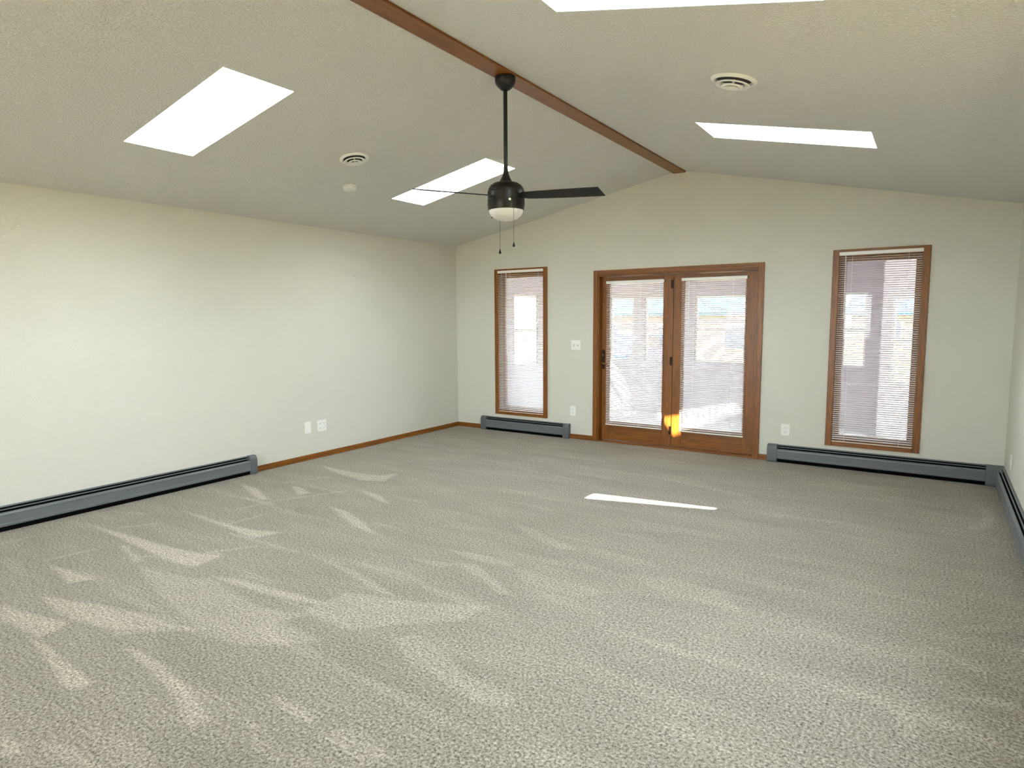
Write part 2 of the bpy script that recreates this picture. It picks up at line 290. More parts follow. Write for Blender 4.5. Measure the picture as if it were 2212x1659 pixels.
# floor with vacuum marks in the nap
def make_floor():
    st = .02; xs = np.arange(0, XR+st/2, st); ys = np.arange(YB, 0+st/2, st); xs[-1] = XR; ys[-1] = 0
    X, Y = np.meshgrid(xs, ys); P = np.stack([X.ravel(), Y.ravel()], 1); nap = np.zeros(len(P))
    def seg(A, B, Q):
        d = B-A; t_ = np.clip(((Q-A)@d)/max(d@d, 1e-9), 0, 1); return np.linalg.norm(Q-A-t_[:, None]*d, axis=1)
    for wgt, pl in POLYS:
        pl = np.array(pl); lo_, hi_ = pl.min(0)-.1, pl.max(0)+.1
        ix = np.where(((P > lo_)&(P < hi_)).all(1))[0]; Q = P[ix]
        if not len(ix): continue
        dist = np.full(len(Q), 9.); ins = np.zeros(len(Q), bool)
        for i in range(len(pl)):
            A, B = pl[i], pl[(i+1) % len(pl)]; dist = np.minimum(dist, seg(A, B, Q))
            c_ = ((A[1] > Q[:, 1]) != (B[1] > Q[:, 1])) & (Q[:, 0] < (B[0]-A[0])*(Q[:, 1]-A[1])/(B[1]-A[1]+1e-12)+A[0]); ins ^= c_
        sd = np.where(ins, dist, -dist); v = np.clip(.5+sd/.022, 0, 1)*wgt
        nap[ix] = np.maximum(nap[ix], v)
    for wgt, wd, pl in LINES:
        pl = np.array(pl)
        for A, B in zip(pl[:-1], pl[1:]):
            lo_, hi_ = np.minimum(A, B)-.1, np.maximum(A, B)+.1
            ix = np.where(((P > lo_)&(P < hi_)).all(1))[0]
            if len(ix): nap[ix] = np.maximum(nap[ix], np.clip(1.2-seg(A, B, P[ix])/(wd*1.6), 0, 1)*wgt)
    nx, ny = len(xs), len(ys); I = np.arange(nx*ny).reshape(ny, nx)
    F_ = np.stack([I[:-1, :-1], I[:-1, 1:], I[1:, 1:], I[1:, :-1]], -1).reshape(-1, 4)
    me = bpy.data.meshes.new('floor'); me.from_pydata(np.column_stack([P, np.full(len(P), FZ)]).tolist(), [], F_.tolist())
    a = me.attributes.new('nap', 'FLOAT', 'POINT'); a.data.foreach_set('value', nap.astype(np.float32)); me.materials.append(CARPET)
    o = bpy.data.objects.new('floor', me); link(o); struct(o, 'grey cut-pile carpet with pale vacuum marks')
make_floor()
struct(box('foundation', (-.15, YB-.15, -.25), (XR+.15, .15, -.001), mat('concrete', (120, 118, 112), .9)))

# skylights (windows in the roof): shaft, frame, pane
FRAMEM = mat('skylight_frame', (225, 228, 230), .5)
def skylight(nm, xr, yr, zc, label):
    x0, x1 = xr; y0, y1 = yr; t = .02
    root = bpy.data.objects.new(nm, None); link(root); root.location = ((x0+x1)/2, (y0+y1)/2, zc((x0+x1)/2)); struct(root, label)
    L0 = Vector(root.location)
    m_ = MB()
    def panel(ax, ay, bx, by, nx, ny):
        P4 = [(ax, ay), (bx, by), (bx+nx*t, by+ny*t), (ax+nx*t, ay+ny*t)]
        lo_ = [Vector((px, py, zc(px)+.0006))-L0 for px, py in P4]; hi_ = [Vector((px, py, roofz(px)+.06))-L0 for px, py in P4]
        m_.add(lo_+hi_, [(3,2,1,0),(4,5,6,7),(0,1,5,4),(1,2,6,5),(2,3,7,6),(3,0,4,7)])
    i_ = .0015; panel(x0+i_, y0-t, x0+i_, y1+t, -1, 0); panel(x1-i_, y0-t, x1-i_, y1+t, 1, 0); panel(x0+i_, y0+i_, x1-i_, y0+i_, 0, -1); panel(x0+i_, y1-i_, x1-i_, y1-i_, 0, 1)
    m_.build('window_shaft', SHAFT, root)
    f = MB(); g_ = MB()
    def roofbox(mb, a, b, c, d, h0, h1):
        lo_ = [Vector((px, py, roofz(px)+h0))-L0 for px, py in ((a, c), (b, c), (b, d), (a, d))]; hi_ = [v+Vector((0, 0, h1-h0)) for v in lo_]
        mb.add(lo_+hi_, [(3,2,1,0),(4,5,6,7),(0,1,5,4),(1,2,6,5),(2,3,7,6),(3,0,4,7)])
    e_ = .06
    roofbox(f, x0-e_, x0, y0-e_, y1+e_, .06, .10); roofbox(f, x1, x1+e_, y0-e_, y1+e_, .06, .10); roofbox(f, x0, x1, y0-e_, y0, .06, .10); roofbox(f, x0, x1, y1, y1+e_, .06, .10)
    f.build('window_frame', FRAMEM, root); roofbox(g_, x0-.01, x1+.01, y0-.01, y1+.01, .08, .088); g_.build('window_pane', GLASS, root)
    pd = bpy.data.lights.new('portal', 'AREA'); pd.shape = 'RECTANGLE'; s_ = 1 if zc(x1) > zc(x0) else -1
    pd.size = (x1-x0)*1.09; pd.size_y = y1-y0; pd.cycles.is_portal = True
    po = bpy.data.objects.new('portal', pd); link(po); xm = (x0+x1)/2; po.location = (xm, (y0+y1)/2, roofz(xm)+.075); po.rotation_euler = (0, -s_*math.atan(.42), 0)
zl = lambda x: ZE+SLL*x; zr = lambda x: ZP-SLR*(x-XP)
skylight('window_4', SKL, SKY_ROWS[0], zl, 'skylight in the left slope behind the ceiling fan')
skylight('window_5', SKL, SKY_ROWS[1], zl, 'skylight in the left slope nearest the viewer')
skylight('window_6', SKR, SKY_ROWS[0], zr, 'skylight in the right slope below the round vent')
skylight('window_7', SKR, SKY_ROWS[1], zr, 'skylight in the right slope cut by the top of the picture')

# ridge beam
bm_ = box('ridge_beam', (3.13, YB, 3.15), (3.27, -.001, 3.196), OAKY, bevel=.003)
tag(bm_, 'brown oak board beam running along the ceiling ridge', 'beam')

# baseboards
def baseboard(nm, a, b, mt): return struct(box(nm, a, b, mt, bevel=.004))
BBH = .072
baseboard('baseboard_left', (0, -3.32, FZ), (.013, 0, BBH), OAKY)
baseboard('baseboard_back', (.013, -.013, FZ), (.45, 0, BBH), OAKX)
baseboard('baseboard_middle', (1.83, -.013, FZ), (2.15, 0, BBH), OAKX)
baseboard('baseboard_right', (4.141, -.013, FZ), (4.24, 0, BBH), OAKX)

# ------------------------------------------------------------------ door frame, doors
def casing(root, x0, x1, z0, z1, wdt, th, sill):
    y0, y1 = -th, 0
    box('trim_side', (x0, y0, z0), (x0+wdt, y1, z1), OAKZ, root, .003); box('trim_side', (x1-wdt, y0, z0), (x1, y1, z1), OAKZ, root, .003)
    box('trim_head', (x0+wdt+.0005, y0, z1-wdt), (x1-wdt-.0005, y1, z1), OAKX, root, .003)
    if sill: box('trim_sill', (x0+wdt+.0005, y0, z0), (x1-wdt-.0005, y1, z0+wdt), OAKX, root, .003)
def emptyroot(nm, loc, label=None):
    r_ = bpy.data.objects.new(nm, None); link(r_); r_.location = loc; struct(r_, label); return r_
t1 = emptyroot('trim_1', (0, 0, 0), 'oak casing and jambs around the patio doors')
casing(t1, 2.150, 4.142, FZ, 2.12, .058, .018, False)
jm = MB(); jm.box((2.208, .0, FZ), (2.222, .149, 2.06)).box((4.07, .0, FZ), (4.084, .149, 2.06)); jm.build('door_jamb', OAKZ, t1)
jm = MB(); jm.box((2.2225, .0, 2.045), (4.0695, .149, 2.062)).box((2.2225, -.004, FZ), (4.0695, .149, FZ+.016)); jm.build('door_jamb', OAKX, t1)
def leaf(nm, x0, x1, gx0, gx1, label):
    root = emptyroot(nm, (x0, .08, FZ+.02), label); o = Vector(root.location)
    z0, z1 = FZ+.02, 2.042; y0, y1 = .08, .122; g0, g1 = .27, 1.955
    def b_(n_, a, b, mt, bv=.003): return box(n_, tuple(Vector(a)-o), tuple(Vector(b)-o), mt, root, bv)
    b_('door_stile', (x0, y0, z0), (gx0, y1, z1), OAKZ); b_('door_stile', (gx1, y0, z0), (x1, y1, z1), OAKZ)
    b_('door_rail', (gx0+.0005, y0, z0), (gx1-.0005, y1, g0), OAKX); b_('door_rail', (gx0+.0005, y0, g1), (gx1-.0005, y1, z1), OAKX)
    b_('window_pane', (gx0+.0006, .098, g0+.0006), (gx1-.0006, .104, g1-.0006), GLASS, 0)
    return root, o
lf, lo_ = leaf('door_1', 2.225, 3.128, 2.325, 3.005, 'left oak glazed patio door with the lever handle')
rf, ro_ = leaf('door_2', 3.134, 4.067, 3.255, 3.935, 'right oak glazed patio door, fixed leaf')
h = MB(); pr = [(2.232, .915), (2.268, .915), (2.272, .93), (2.272, 1.14), (2.262, 1.155), (2.24, 1.155), (2.229, 1.14), (2.229, .93)]
h.add([(x, .079, z) for x, z in pr]+[(x, .073, z) for x, z in pr], [tuple(range(7, -1, -1)), tuple(range(8, 16))]+[(i, (i+1) % 8, 8+(i+1) % 8, 8+i) for i in range(8)])
h.v = [tuple(Vector(v)-lo_) for v in h.v]; hp = h.build('handle_plate', BRONZE, lf, .001)
h = MB(); h.tube([Vector(p)-lo_ for p in [(2.25, .072, .985), (2.25, .045, .985)]], .011, 12)
h.tube([Vector(p)-lo_ for p in [(2.246, .042, .985), (2.265, .038, .992), (2.29, .036, .985), (2.32, .036, .968), (2.345, .038, .958)]], [.010, .0085, .0075, .007, .006], 10)
o_ = h.build('lever_handle', BRASS, hp); o_['label'] = 'curved brass lever'
h = MB(); h.tube([Vector(p)-lo_ for p in [(2.25, .073, 1.09), (2.25, .06, 1.09)]], .009, 12); h.box(tuple(Vector((2.246, .048, 1.072))-lo_), tuple(Vector((2.254, .061, 1.108))-lo_))
o_ = h.build('thumb_turn', BRASS, hp, .001); o_['label'] = 'brass thumb turn of the lock'
for z in (.22, 1.04, 1.93):
    h = MB(); h.tube([Vector((3.112, .076, z-.05))-lo_, Vector((3.112, .076, z+.05))-lo_], .0065, 10); h.box(tuple(Vector((3.098, .0775, z-.045))-lo_), tuple(Vector((3.127, .0798, z+.045))-lo_)); h.build('hinge', BRONZE, lf)

# tall side windows
def window(nm, op, cx0, cx1, cz0, cz1, label):
    root = emptyroot(nm, ((op[0]+op[1])/2, 0, op[2]), label); o = Vector(root.location); x0, x1, z0, z1 = op
    def b_(n_, a, b, mt, bv=.003): return box(n_, tuple(Vector(a)-o), tuple(Vector(b)-o), mt, root, bv)
    b_('window_casing', (cx0, -.018, cz0), (x0+.004, -.0003, cz1), OAKZ); b_('window_casing', (x1-.004, -.018, cz0), (cx1, -.0003, cz1), OAKZ)
    b_('window_casing', (x0+.0045, -.018, z1-.004), (x1-.0045, -.0003, cz1), OAKX); b_('window_casing', (x0+.0045, -.018, cz0), (x1-.0045, -.0003, z0+.004), OAKX)
    j = MB(); q = lambda a, b: (tuple(Vector(a)-o), tuple(Vector(b)-o))
    j.box(*q((x0+.0003, .0, z0), (x0+.012, .149, z1))).box(*q((x1-.012, .0, z0), (x1-.0003, .149, z1))).box(*q((x0+.012, .0, z0+.0003), (x1-.012, .149, z0+.012))).box(*q((x0+.012, .0, z1-.012), (x1-.012, .149, z1-.0003)))
    j.build('window_jamb', OAKZ, root)
    j = MB(); e_ = .045; a0, a1, c0, c1 = x0+.0125, x1-.0125, z0+.0125, z1-.0125
    j.box(*q((a0, .07, c0), (a0+e_, .115, c1))).box(*q((a1-e_, .07, c0), (a1, .115, c1))).box(*q((a0+e_, .07, c0), (a1-e_, .115, c0+e_))).box(*q((a0+e_, .07, c1-e_), (a1-e_, .115, c1)))
    j.build('window_sash', OAKZ, root, .002)
    b_('window_pane', (a0+e_, .09, c0+e_), (a1-e_, .096, c1-e_), GLASS, 0)
window('window_1', WL, .667, 1.492, .241, 2.202, 'tall narrow window left of the patio doors')
window('window_2', WR, 4.786, 5.604, .238, 2.202, 'tall narrow window right of the patio doors')

root = emptyroot('window_3', (XR, ADDED_RW[0], ADDED_RW[2])); j = MB(); yl = ADDED_RW[1]-ADDED_RW[0]; zl_ = ADDED_RW[3]-ADDED_RW[2]  # out-of-view side window, added as a light source for the left wall
for a, b in (((.03, .0, 0), (.12, .06, zl_)), ((.03, yl-.06, 0), (.12, yl, zl_)), ((.03, .06, 0), (.12, yl-.06, .06)), ((.03, .06, zl_-.06), (.12, yl-.06, zl_)), ((.03, yl/2-.03, .06), (.12, yl/2+.03, zl_-.06))): j.box(a, b)
j.build('window_sash', OAKY, root, .002); box('window_pane', (.07, .061, .061), (.076, yl/2-.031, zl_-.061), GLASS, root); box('window_pane', (.07, yl/2+.031, .061), (.076, yl-.061, zl_-.061), GLASS, root)
j = MB(); j.box((-.018, -.055, -.055), (-.0003, 0, zl_+.055)).box((-.018, yl, -.055), (-.0003, yl+.055, zl_+.055)).box((-.018, 0, -.055), (-.0003, yl, 0)).box((-.018, 0, zl_), (-.0003, yl, zl_+.055)); j.build('window_casing', OAKY, root, .003)
pd = bpy.data.lights.new('portal', 'AREA'); pd.shape = 'RECTANGLE'; pd.size = zl_; pd.size_y = yl; pd.cycles.is_portal = True
po = bpy.data.objects.new('portal', pd); link(po); po.location = (XR+.16, ADDED_RW[0]+yl/2, ADDED_RW[2]+zl_/2); po.rotation_euler = (0, math.pi/2, 0)

hl = ADDED_REARWIN[0]; root = emptyroot('window_20', ((hl[0]+hl[1])/2, YB, hl[2])); ww = (hl[1]-hl[0])/2; hh = hl[3]-hl[2]; j = MB(); g_ = MB(); n_ = 3; cw = 2*ww/n_  # window behind the camera, added for its light on the gable wall
for k in range(n_):
    a = -ww+k*cw; b = a+cw; j.box((a, -.12, 0), (a+.05, -.03, hh)).box((b-.05, -.12, 0), (b, -.03, hh)).box((a+.05, -.12, 0), (b-.05, -.03, .05)).box((a+.05, -.12, hh-.05), (b-.05, -.03, hh)); g_.box((a+.05, -.08, .05), (b-.05, -.074, hh-.05))
j.build('window_sash', OAKX, root); g_.build('window_pane', GLASS, root)
pd = bpy.data.lights.new('portal', 'AREA'); pd.shape = 'RECTANGLE'; pd.size = 2*ww; pd.size_y = hh; pd.cycles.is_portal = True
po = bpy.data.objects.new('portal', pd); link(po); po.location = ((hl[0]+hl[1])/2, YB-.16, hl[2]+hh/2); po.rotation_euler = (math.pi/2, 0, 0)

# ------------------------------------------------------------------ venetian blinds
def blind(label, loc, wd, ht, hang, wand, wandlen, cords):
    """local: x across, y 0 = centre of the slats, z 0 = bottom"""
    root = thing('window_blind', label, 'blind', loc, 0, 'white venetian blinds on the gable wall')
    hr = MB(); z1 = ht; hr.prism([(-.017, z1-.034), (.017, z1-.034), (.017, z1), (-.014, z1), (-.017, z1-.003)], -.004, wd+.004); hr.build('headrail', WHITEP, root, .0015)
    pitch = .0213; z = .030; sl = MB(); tl = math.radians(19); ch = .0125
    pts0 = [(-1, 0), (-.5, .16), (0, .22), (.5, .16), (1, 0)]
    while z < ht-.040:
        pts = []
        for a, b in pts0:
            y_, zz = a*ch, b*ch*.8
            pts.append((y_*math.cos(tl)-zz*math.sin(tl), z+y_*math.sin(tl)+zz*math.cos(tl)))
        dx = random.uniform(-.0008, .0008)
        sl.strip(pts, 0+dx, wd+dx, .0007); z += pitch
    s_ = sl.build('slats', BLINDM, root)
    br = MB(); br.prism([(-.012, 0), (.012, 0), (.0125, .008), (.008, .013), (-.008, .013), (-.0125, .008)], -.001, wd+.001); br.build('bottom_rail', WHITEP, root, .0015)
    for c_ in cords:
        k = MB(); k.tube([(c_*wd, -.0135, .01), (c_*wd, -.0135, ht-.03)], .0013, 6).tube([(c_*wd, .0135, .01), (c_*wd, .0135, ht-.03)], .0009, 6); k.build('ladder_cord', WHITEP, root)
    k = MB(); k.tube([(wand*wd, -.024, ht-.03), (wand*wd, -.026, ht-.06), (wand*wd+.004, -.024, ht-.06-wandlen)], .004, 8); k.tube([(wand*wd, -.016, ht-.02), (wand*wd, -.025, ht-.028)], .003, 6); k.build('tilt_wand', WHITEP, root)
    return root
blind('white slatted blind over the tall window nearest the left corner', (.728, -.006, .281), .703, 1.900, 0, .20, 1.05, (.08, .27, .9))
blind('white slatted blind hanging on the patio door with the lever handle', (2.298, .058, .222), .723, 1.768, 0, .08, .75, (.1, .6, .93))
blind('white slatted blind on the patio door nearer the right window', (3.237, .058, .222), .716, 1.771, 0, .12, .62, (.2, .8))
blind('white slatted blind over the tall window right of the doors', (4.848, -.006, .283), .694, 1.895, 0, .08, .6, (.16, .84))

# ------------------------------------------------------------------ baseboard heaters
def heater(label, loc, rz, ln, cap0, cap1):
    root = thing('baseboard_heater', label, 'heater', loc, rz, 'grey baseboard heaters')
    a, b = cap0, ln-cap1; z = FZ
    k = MB(); k.strip([(-.003, .035), (-.003, .192), (-.006, .197), (-.014, .197), (-.0165, .194), (-.0165, .186)], a-.003, b+.003, .0015); k.build('back_plate', HEAT, root)
    k = MB(); k.strip([(-.0255, .168), (-.0255, .176), (-.0325, .174), (-.0325, .168)], a-.003, b+.003, .0012); k.build('damper', HEAT, root)
    k = MB(); k.strip([(-.042, .148), (-.042, .1555), (-.050, .1535), (-.0570, .149), (-.0610, .144), (-.0622, .136), (-.0602, .132), (-.0602, .076), (-.0628, .071), (-.0628, .056), (-.057, .049), (-.045, .047)], a-.003, b+.003, .0015); k.build('front_panel', HEAT, root)
    k = MB(); k.box((a, -.050, .05), (b, -.004, .10)); k.tube([(a, -.027, .03), (b, -.027, .03)], .008, 8); k.box((a, -.0065, .10), (b, -.0048, .188)); k.box((a, -.040, .10), (b, -.0066, .146)); k.box((a, -.044, FZ+.001), (b, -.004, .05)); k.build('element_and_shade_liner', BLACKIN, root)  # element and pipe, plus black liner and kick painting shade in slots and gap
    prof = [(-.001, z+.001), (-.001, .2), (-.032, .2), (-.048, .194), (-.059, .182), (-.0655, .164), (-.067, .15), (-.067, .03), (-.064, z+.006), (-.058, z+.001)]
    for x0, x1, c in ((0, cap0, cap0), (b, ln, cap1)):
        if c: MB().prism(prof, x0, x1).build('end_cap', HEATC, root, .004)
    return root
PIH = math.pi/2
heater('long grey baseboard heater against the left wall', (0, -7.2, 0), PIH, 3.878, .09, .075)
heater('short grey baseboard heater under the left window of the gable wall', (.446, 0, 0), 0, 1.387, .085, .085)
heater('grey baseboard heater under the right window, running into the corner', (4.239, 0, 0), 0, XR-4.239, .10, .13)
heater('grey baseboard heater along the right wall, starting at the corner', (XR, -.072, 0), -PIH, 6.0, .0, .09)

# ------------------------------------------------------------------ outlets and switches
def plate(nm, label, cat, loc, rz, wd, ht, kind, group=None):
    root = thing(nm, label, cat, loc, rz, group); root.location = loc
    MB().box((-wd/2, -.006, -ht/2), (wd/2, -.0002, ht/2)).build('cover_plate', WHITEP, root, .003)
    gangs = [0] if wd < .1 else [-.028, .028]
    for g_ in gangs:
        if kind == 'outlet':
            for zc in (-.026, .026):
                MB().lathe([(0, 0), (.0165, 0), (.0165, .0015), (.015, .002), (0, .002)], 20).build('x', WHITEP)
                ob = bpy.data.objects['x']; ob.name = 'socket'; ob.parent = root; ob.rotation_euler = (PIH, 0, 0); ob.location = (g_, -.006, zc)
                s_ = MB(); s_.box((-.0075, -.0003, -.002), (-.0045, .0011, .006)).box((.0045, -.0003, -.002), (.0075, .0011, .006)).box((-.002, -.0003, -.010), (.002, .0011, -.006))
                so = s_.build('slots', SLOTM, ob); so.rotation_euler = (-PIH, 0, 0); so.location = (0, 0, .0022)
        elif kind == 'switch':
            s_ = MB(); s_.box((-.005, -.0075, -.012), (.005, -.0055, .012)); s_.build('toggle_frame', SLOTM, root).location = (g_, 0, 0)
            s_ = MB(); s_.add([(-.004, -.006, -.008), (.004, -.006, -.008), (.004, -.006, .006), (-.004, -.006, .006), (-.003, -.017, .006), (.003, -.017, .006), (.003, -.016, .012), (-.003, -.016, .012)], [(0,1,2,3),(4,5,6,7),(0,1,5,4),(2,3,7,6),(0,3,7,4),(1,2,6,5)]); s_.build('toggle', WHITEP, root).location = (g_, 0, 0)
        elif kind == 'decor':
            MB().box((-.017, -.008, -.034), (.017, -.0055, .034)).build('insert', WHITEP, root, .001)
    return root
plate('wall_plate', 'narrow blank white wall plate left of the double outlet', 'wall plate', (0, -2.642, .372), PIH, .083, .127, 'decor')
plate('electrical_outlet', 'double-width white outlet plate on the left wall', 'outlet', (0, -2.453, .368), PIH, .128, .128, 'outlet')
plate('light_switch', 'white double light switch between left window and doors', 'light switch', (1.906, 0, 1.207), 0, .130, .123, 'switch')
plate('electrical_outlet', 'white outlet low on the wall below the light switch', 'outlet', (1.867, 0, .367), 0, .081, .127, 'outlet')
plate('electrical_outlet', 'white outlet between the doors and the right window', 'outlet', (4.403, 0, .357), 0, .088, .124, 'outlet')
plate('electrical_outlet', 'white outlet on the right wall above the heater', 'outlet', (XR, -.59, .348), -PIH, .083, .122, 'outlet')

# ------------------------------------------------------------------ ceiling vents and smoke detector
def slope_root(o, x, y, side):
    z = ctop(x); o.location = (x, y, z)
    a = math.atan(SLL) if side == 'L' else -math.atan(SLR)
    o.rotation_euler = (0, -a, 0)
def vent(label, x, y, side, r):
    o = thing('ceiling_vent', label, 'vent', (0, 0, 0), 0, 'round white ceiling diffusers'); slope_root(o, x, y, side); k = r/.14
    sc = lambda pr: [(a*k, b) for a, b in pr]
    MB().lathe(sc([(.140, -.0005), (.1405, -.005), (.134, -.012), (.118, -.016), (.108, -.012), (.104, -.0008)]), 56).build('flange', WHITEP, o)
    MB().lathe(sc([(.0, -.0008), (.105, -.0008)]), 40).build('duct', SLOTM, o)
    MB().lathe(sc([(.098, -.024), (.104, -.030), (.100, -.033), (.084, -.030), (.072, -.022), (.0715, -.019), (.084, -.025), (.098, -.024)]), 56).build('ring', WHITEP, o)
    MB().lathe(sc([(.063, -.034), (.066, -.040), (.060, -.044), (.040, -.038), (.030, -.030), (.030, -.026), (.040, -.033), (.063, -.034)]), 56).build('ring', WHITEP, o)
    MB().lathe(sc([(.0, -.050), (.020, -.049), (.034, -.045), (.030, -.040), (.008, -.034), (.008, -.001)]), 40).build('centre_cone', WHITEP, o)
    return o
vent('round white vent on the left slope above the smoke detector', 1.618, -3.355, 'L', .119)
vent('round white vent on the right slope above the skylight', 4.678, -3.40, 'R', .127)
o = thing('smoke_detector', 'small round white smoke detector on the left ceiling slope', 'smoke detector'); slope_root(o, 1.112, -2.95, 'L')
MB().lathe([(0, -.0005), (.062, -.0005), (.064, -.004), (.064, -.012), (.060, -.014)], 40).build('mounting_base', WHITEP, o)
MB().lathe([(.057, -.012), (.059, -.020), (.055, -.032), (.044, -.038), (.022, -.040), (.020, -.037), (.010, -.037), (.008, -.040), (0, -.040)], 40).build('cover', WHITEP, o)

# ------------------------------------------------------------------ ceiling fan
FX, FY = 3.2, -3.471
fan = thing('ceiling_fan', 'dark bronze ceiling fan hanging from the ridge beam', 'ceiling fan', (FX, FY, 0))
MB().lathe([(0, 3.1499), (.062, 3.1499), (.068, 3.145), (.068, 3.118), (.062, 3.10), (.048, 3.082), (.034, 3.070), (.020, 3.062), (0, 3.062)], 48).build('canopy', FANB, fan)
MB().tube([(0, 0, 3.075), (0, 0, 2.53)], .0135, 20).build('downrod', FANB, fan)
MB().lathe([(.0145, 2.575), (.0155, 2.545), (.020, 2.52), (.030, 2.495), (.042, 2.474), (.050, 2.466)], 40).build('yoke_cover', FANM, fan)
hs = MB().lathe([(0, 2.467), (.05, 2.467), (.085, 2.458), (.108, 2.442), (.121, 2.420), (.1262, 2.402), (.1262, 2.400), (.1235, 2.3985), (.1235, 2.3965), (.1270, 2.395), (.1275, 2.37), (.1275, 2.345), (.1255, 2.3435), (.1255, 2.3415), (.1275, 2.340), (.1275, 2.318), (.1225, 2.282), (.115, 2.278), (0, 2.278)], 64).build('motor_housing', FANM, fan)
MB().lathe([(.1165, 2.281), (.116, 2.274), (.111, 2.258), (.098, 2.240), (.078, 2.226), (.05, 2.216), (.02, 2.212), (0, 2.2115)], 56).build('glass_bowl', BOWL, fan)
bladeprofile = [(.112, -.036), (.16, -.052), (.26, -.060), (.45, -.066), (.668, -.069), (.678, .065), (.45, .064), (.26, .058), (.16, .050), (.112, .036)]
for k in range(3):
    b = MB(); nb = len(bladeprofile); vs = []
    pt = math.radians(12.5); dr = math.radians(2.2)
    for t_ in (0, -.006):
        for x, y in bladeprofile:
            z = -y*math.sin(pt)+t_; yy = y*math.cos(pt)
            vs.append((x, yy, z-(x-.11)*math.tan(dr)))
    b.add(vs, [tuple(range(nb)), tuple(range(2*nb-1, nb-1, -1))]+[(i, nb+i, nb+(i+1) % nb, (i+1) % nb) for i in range(nb)])
    o = b.build('blade', BLADE, fan); o.location = (0, 0, 2.372)
    # right blade points right and a little towards the viewer
    ang = YAW - math.radians(25) + k*2*math.pi/3 
    o.rotation_euler = (0, 0, ang)
# white dot painting a specular glint on the housing, and pull chains
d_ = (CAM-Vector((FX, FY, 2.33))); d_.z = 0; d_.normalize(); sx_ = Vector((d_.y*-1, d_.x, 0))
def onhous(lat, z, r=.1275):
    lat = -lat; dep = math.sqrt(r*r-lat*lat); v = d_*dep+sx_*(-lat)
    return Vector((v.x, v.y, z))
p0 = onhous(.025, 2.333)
bt = MB().lathe([(0, .004), (.006, .003), (.0085, 0), (.0085, -.004)], 16).build('painted_glint', WHITEP, fan); bt.location = p0; bt.rotation_euler = Vector((p0.x, p0.y, 0)).to_track_quat('Z', 'Y').to_euler()
bt['label'] = 'small white dot put in as a painted glint'
def chain(p, z0, z1):
    c = MB(); p = Vector(p); c.tube([(p.x, p.y, z0), (p.x, p.y, z1+.03)], .0011, 6); o = c.build('pull_chain', BRONZE, fan)
    c = MB().lathe([(0, .034), (.003, .032), (.0045, .022), (.0085, .012), (.009, .006), (.006, .001), (0, 0)], 16); q = c.build('pull_fob', FANB, o); q.location = (p.x, p.y, z1)
pr_ = onhous(.05, 0, .132); chain(pr_, 2.322, 2.022)
pl_ = -onhous(.044, 0, .122); chain(pl_, 2.30, 2.0)
# ------------------------------------------------------------------ enclosed porch beyond the gable wall
PY = 3.0
def vwall(nm, u0, u1, v0, v1, holes, plane, t, mt, z0=-.02, z1=2.5):
    """axis-aligned wall with holes; plane 'y' (runs in x at y=v0) or 'x' (runs in y at x=v0)"""
    m_ = MB(); us = sorted({u0, u1, *[h[0] for h in holes], *[h[1] for h in holes]})
    for a, b in zip(us[:-1], us[1:]):
        z = z0
        for h in sorted([h for h in holes if h[0] < b-1e-6 and h[1] > a+1e-6], key=lambda h: h[2])+[(0, 0, z1, z1)]:
            if h[2] > z+1e-6: m_.box((a, v0, z), (b, v1, h[2])) if plane == 'y' else m_.box((v0, a, z), (v1, b, h[2]))
            z = h[3]
    return struct(m_.build(nm, mt))
FH = [(.99, 1.415, .83, 1.88), (1.61, 2.04, .83, 1.88), (2.46, 3.24, .83, 1.88), (4.57, 4.87, .83, 1.88)]
LH = [(.20, .62, .83, 1.9), (.88, 1.56, .83, 1.9), (1.78, 2.5, .83, 1.9)]
JH = [(5.21, 5.46, .69, 1.79)]
vwall('wall_porch_far', .4, 5.10, PY, PY+.12, FH, 'y', .12, PORCHW)
vwall('wall_porch_left', .1501, PY+.12, .28, .4, LH, 'x', .12, PORCHW)
vwall('wall_porch_jog', 5.10, 7.6, 2.2, 2.32, JH, 'y', .12, PORCHW)
struct(box('wall_porch_return', (5.10, 2.32, -.02), (5.22, PY+.12, 2.5), PORCHW))
struct(box('wall_porch_right', (7.6, .1501, -.02), (7.72, 2.32, 2.5), PORCHW))
struct(box('ceiling_porch', (.28, .1501, 2.5), (7.72, PY+.12, 2.56), PORCHW))
struct(box('floor_porch', (.28, .1501, -.14), (7.72, PY+.12, -.02), PORCHF))
def porchwin(nm, hl, plane, v, label, rail=True):
    a, b, z0, z1 = hl; root = emptyroot(nm, ((a+b)/2, v, z0) if plane == 'y' else (v, (a+b)/2, z0), label); m_ = MB(); e_ = .03; o = Vector(root.location)
    def bb(mb, u0, u1, w0, w1, d0, d1):
        if plane == 'y': A, B = Vector((u0, v+d0, w0)), Vector((u1, v+d1, w1))
        else: A, B = Vector((v-d1, u0, w0)), Vector((v-d0, u1, w1))
        mb.box(tuple(A-o), tuple(B-o))
    for u0, u1, w0, w1 in ((a, a+e_, z0, z1), (b-e_, b, z0, z1), (a+e_, b-e_, z0, z0+e_), (a+e_, b-e_, z1-e_, z1)): bb(m_, u0+.0003*(u0 == a), u1, w0, w1, .02, .08)
    if rail: zm = z0+.5*(z1-z0); bb(m_, a+e_, b-e_, zm-.022, zm+.022, .015, .07)
    m_.build('window_sash', WHITEP, root)
    g_ = MB(); bb(g_, a+e_, b-e_, z0+e_, z1-e_, .045, .05); g_.build('window_pane', GLASS, root)
for i, hl in enumerate(FH): porchwin('window_%d' % (8+i), hl, 'y', PY, 'white sash window %s' % ['seen through the lever-handle door, left one', 'seen through the lever-handle door, right one', 'seen through the fixed door', 'seen low left through the right tall window'][i])
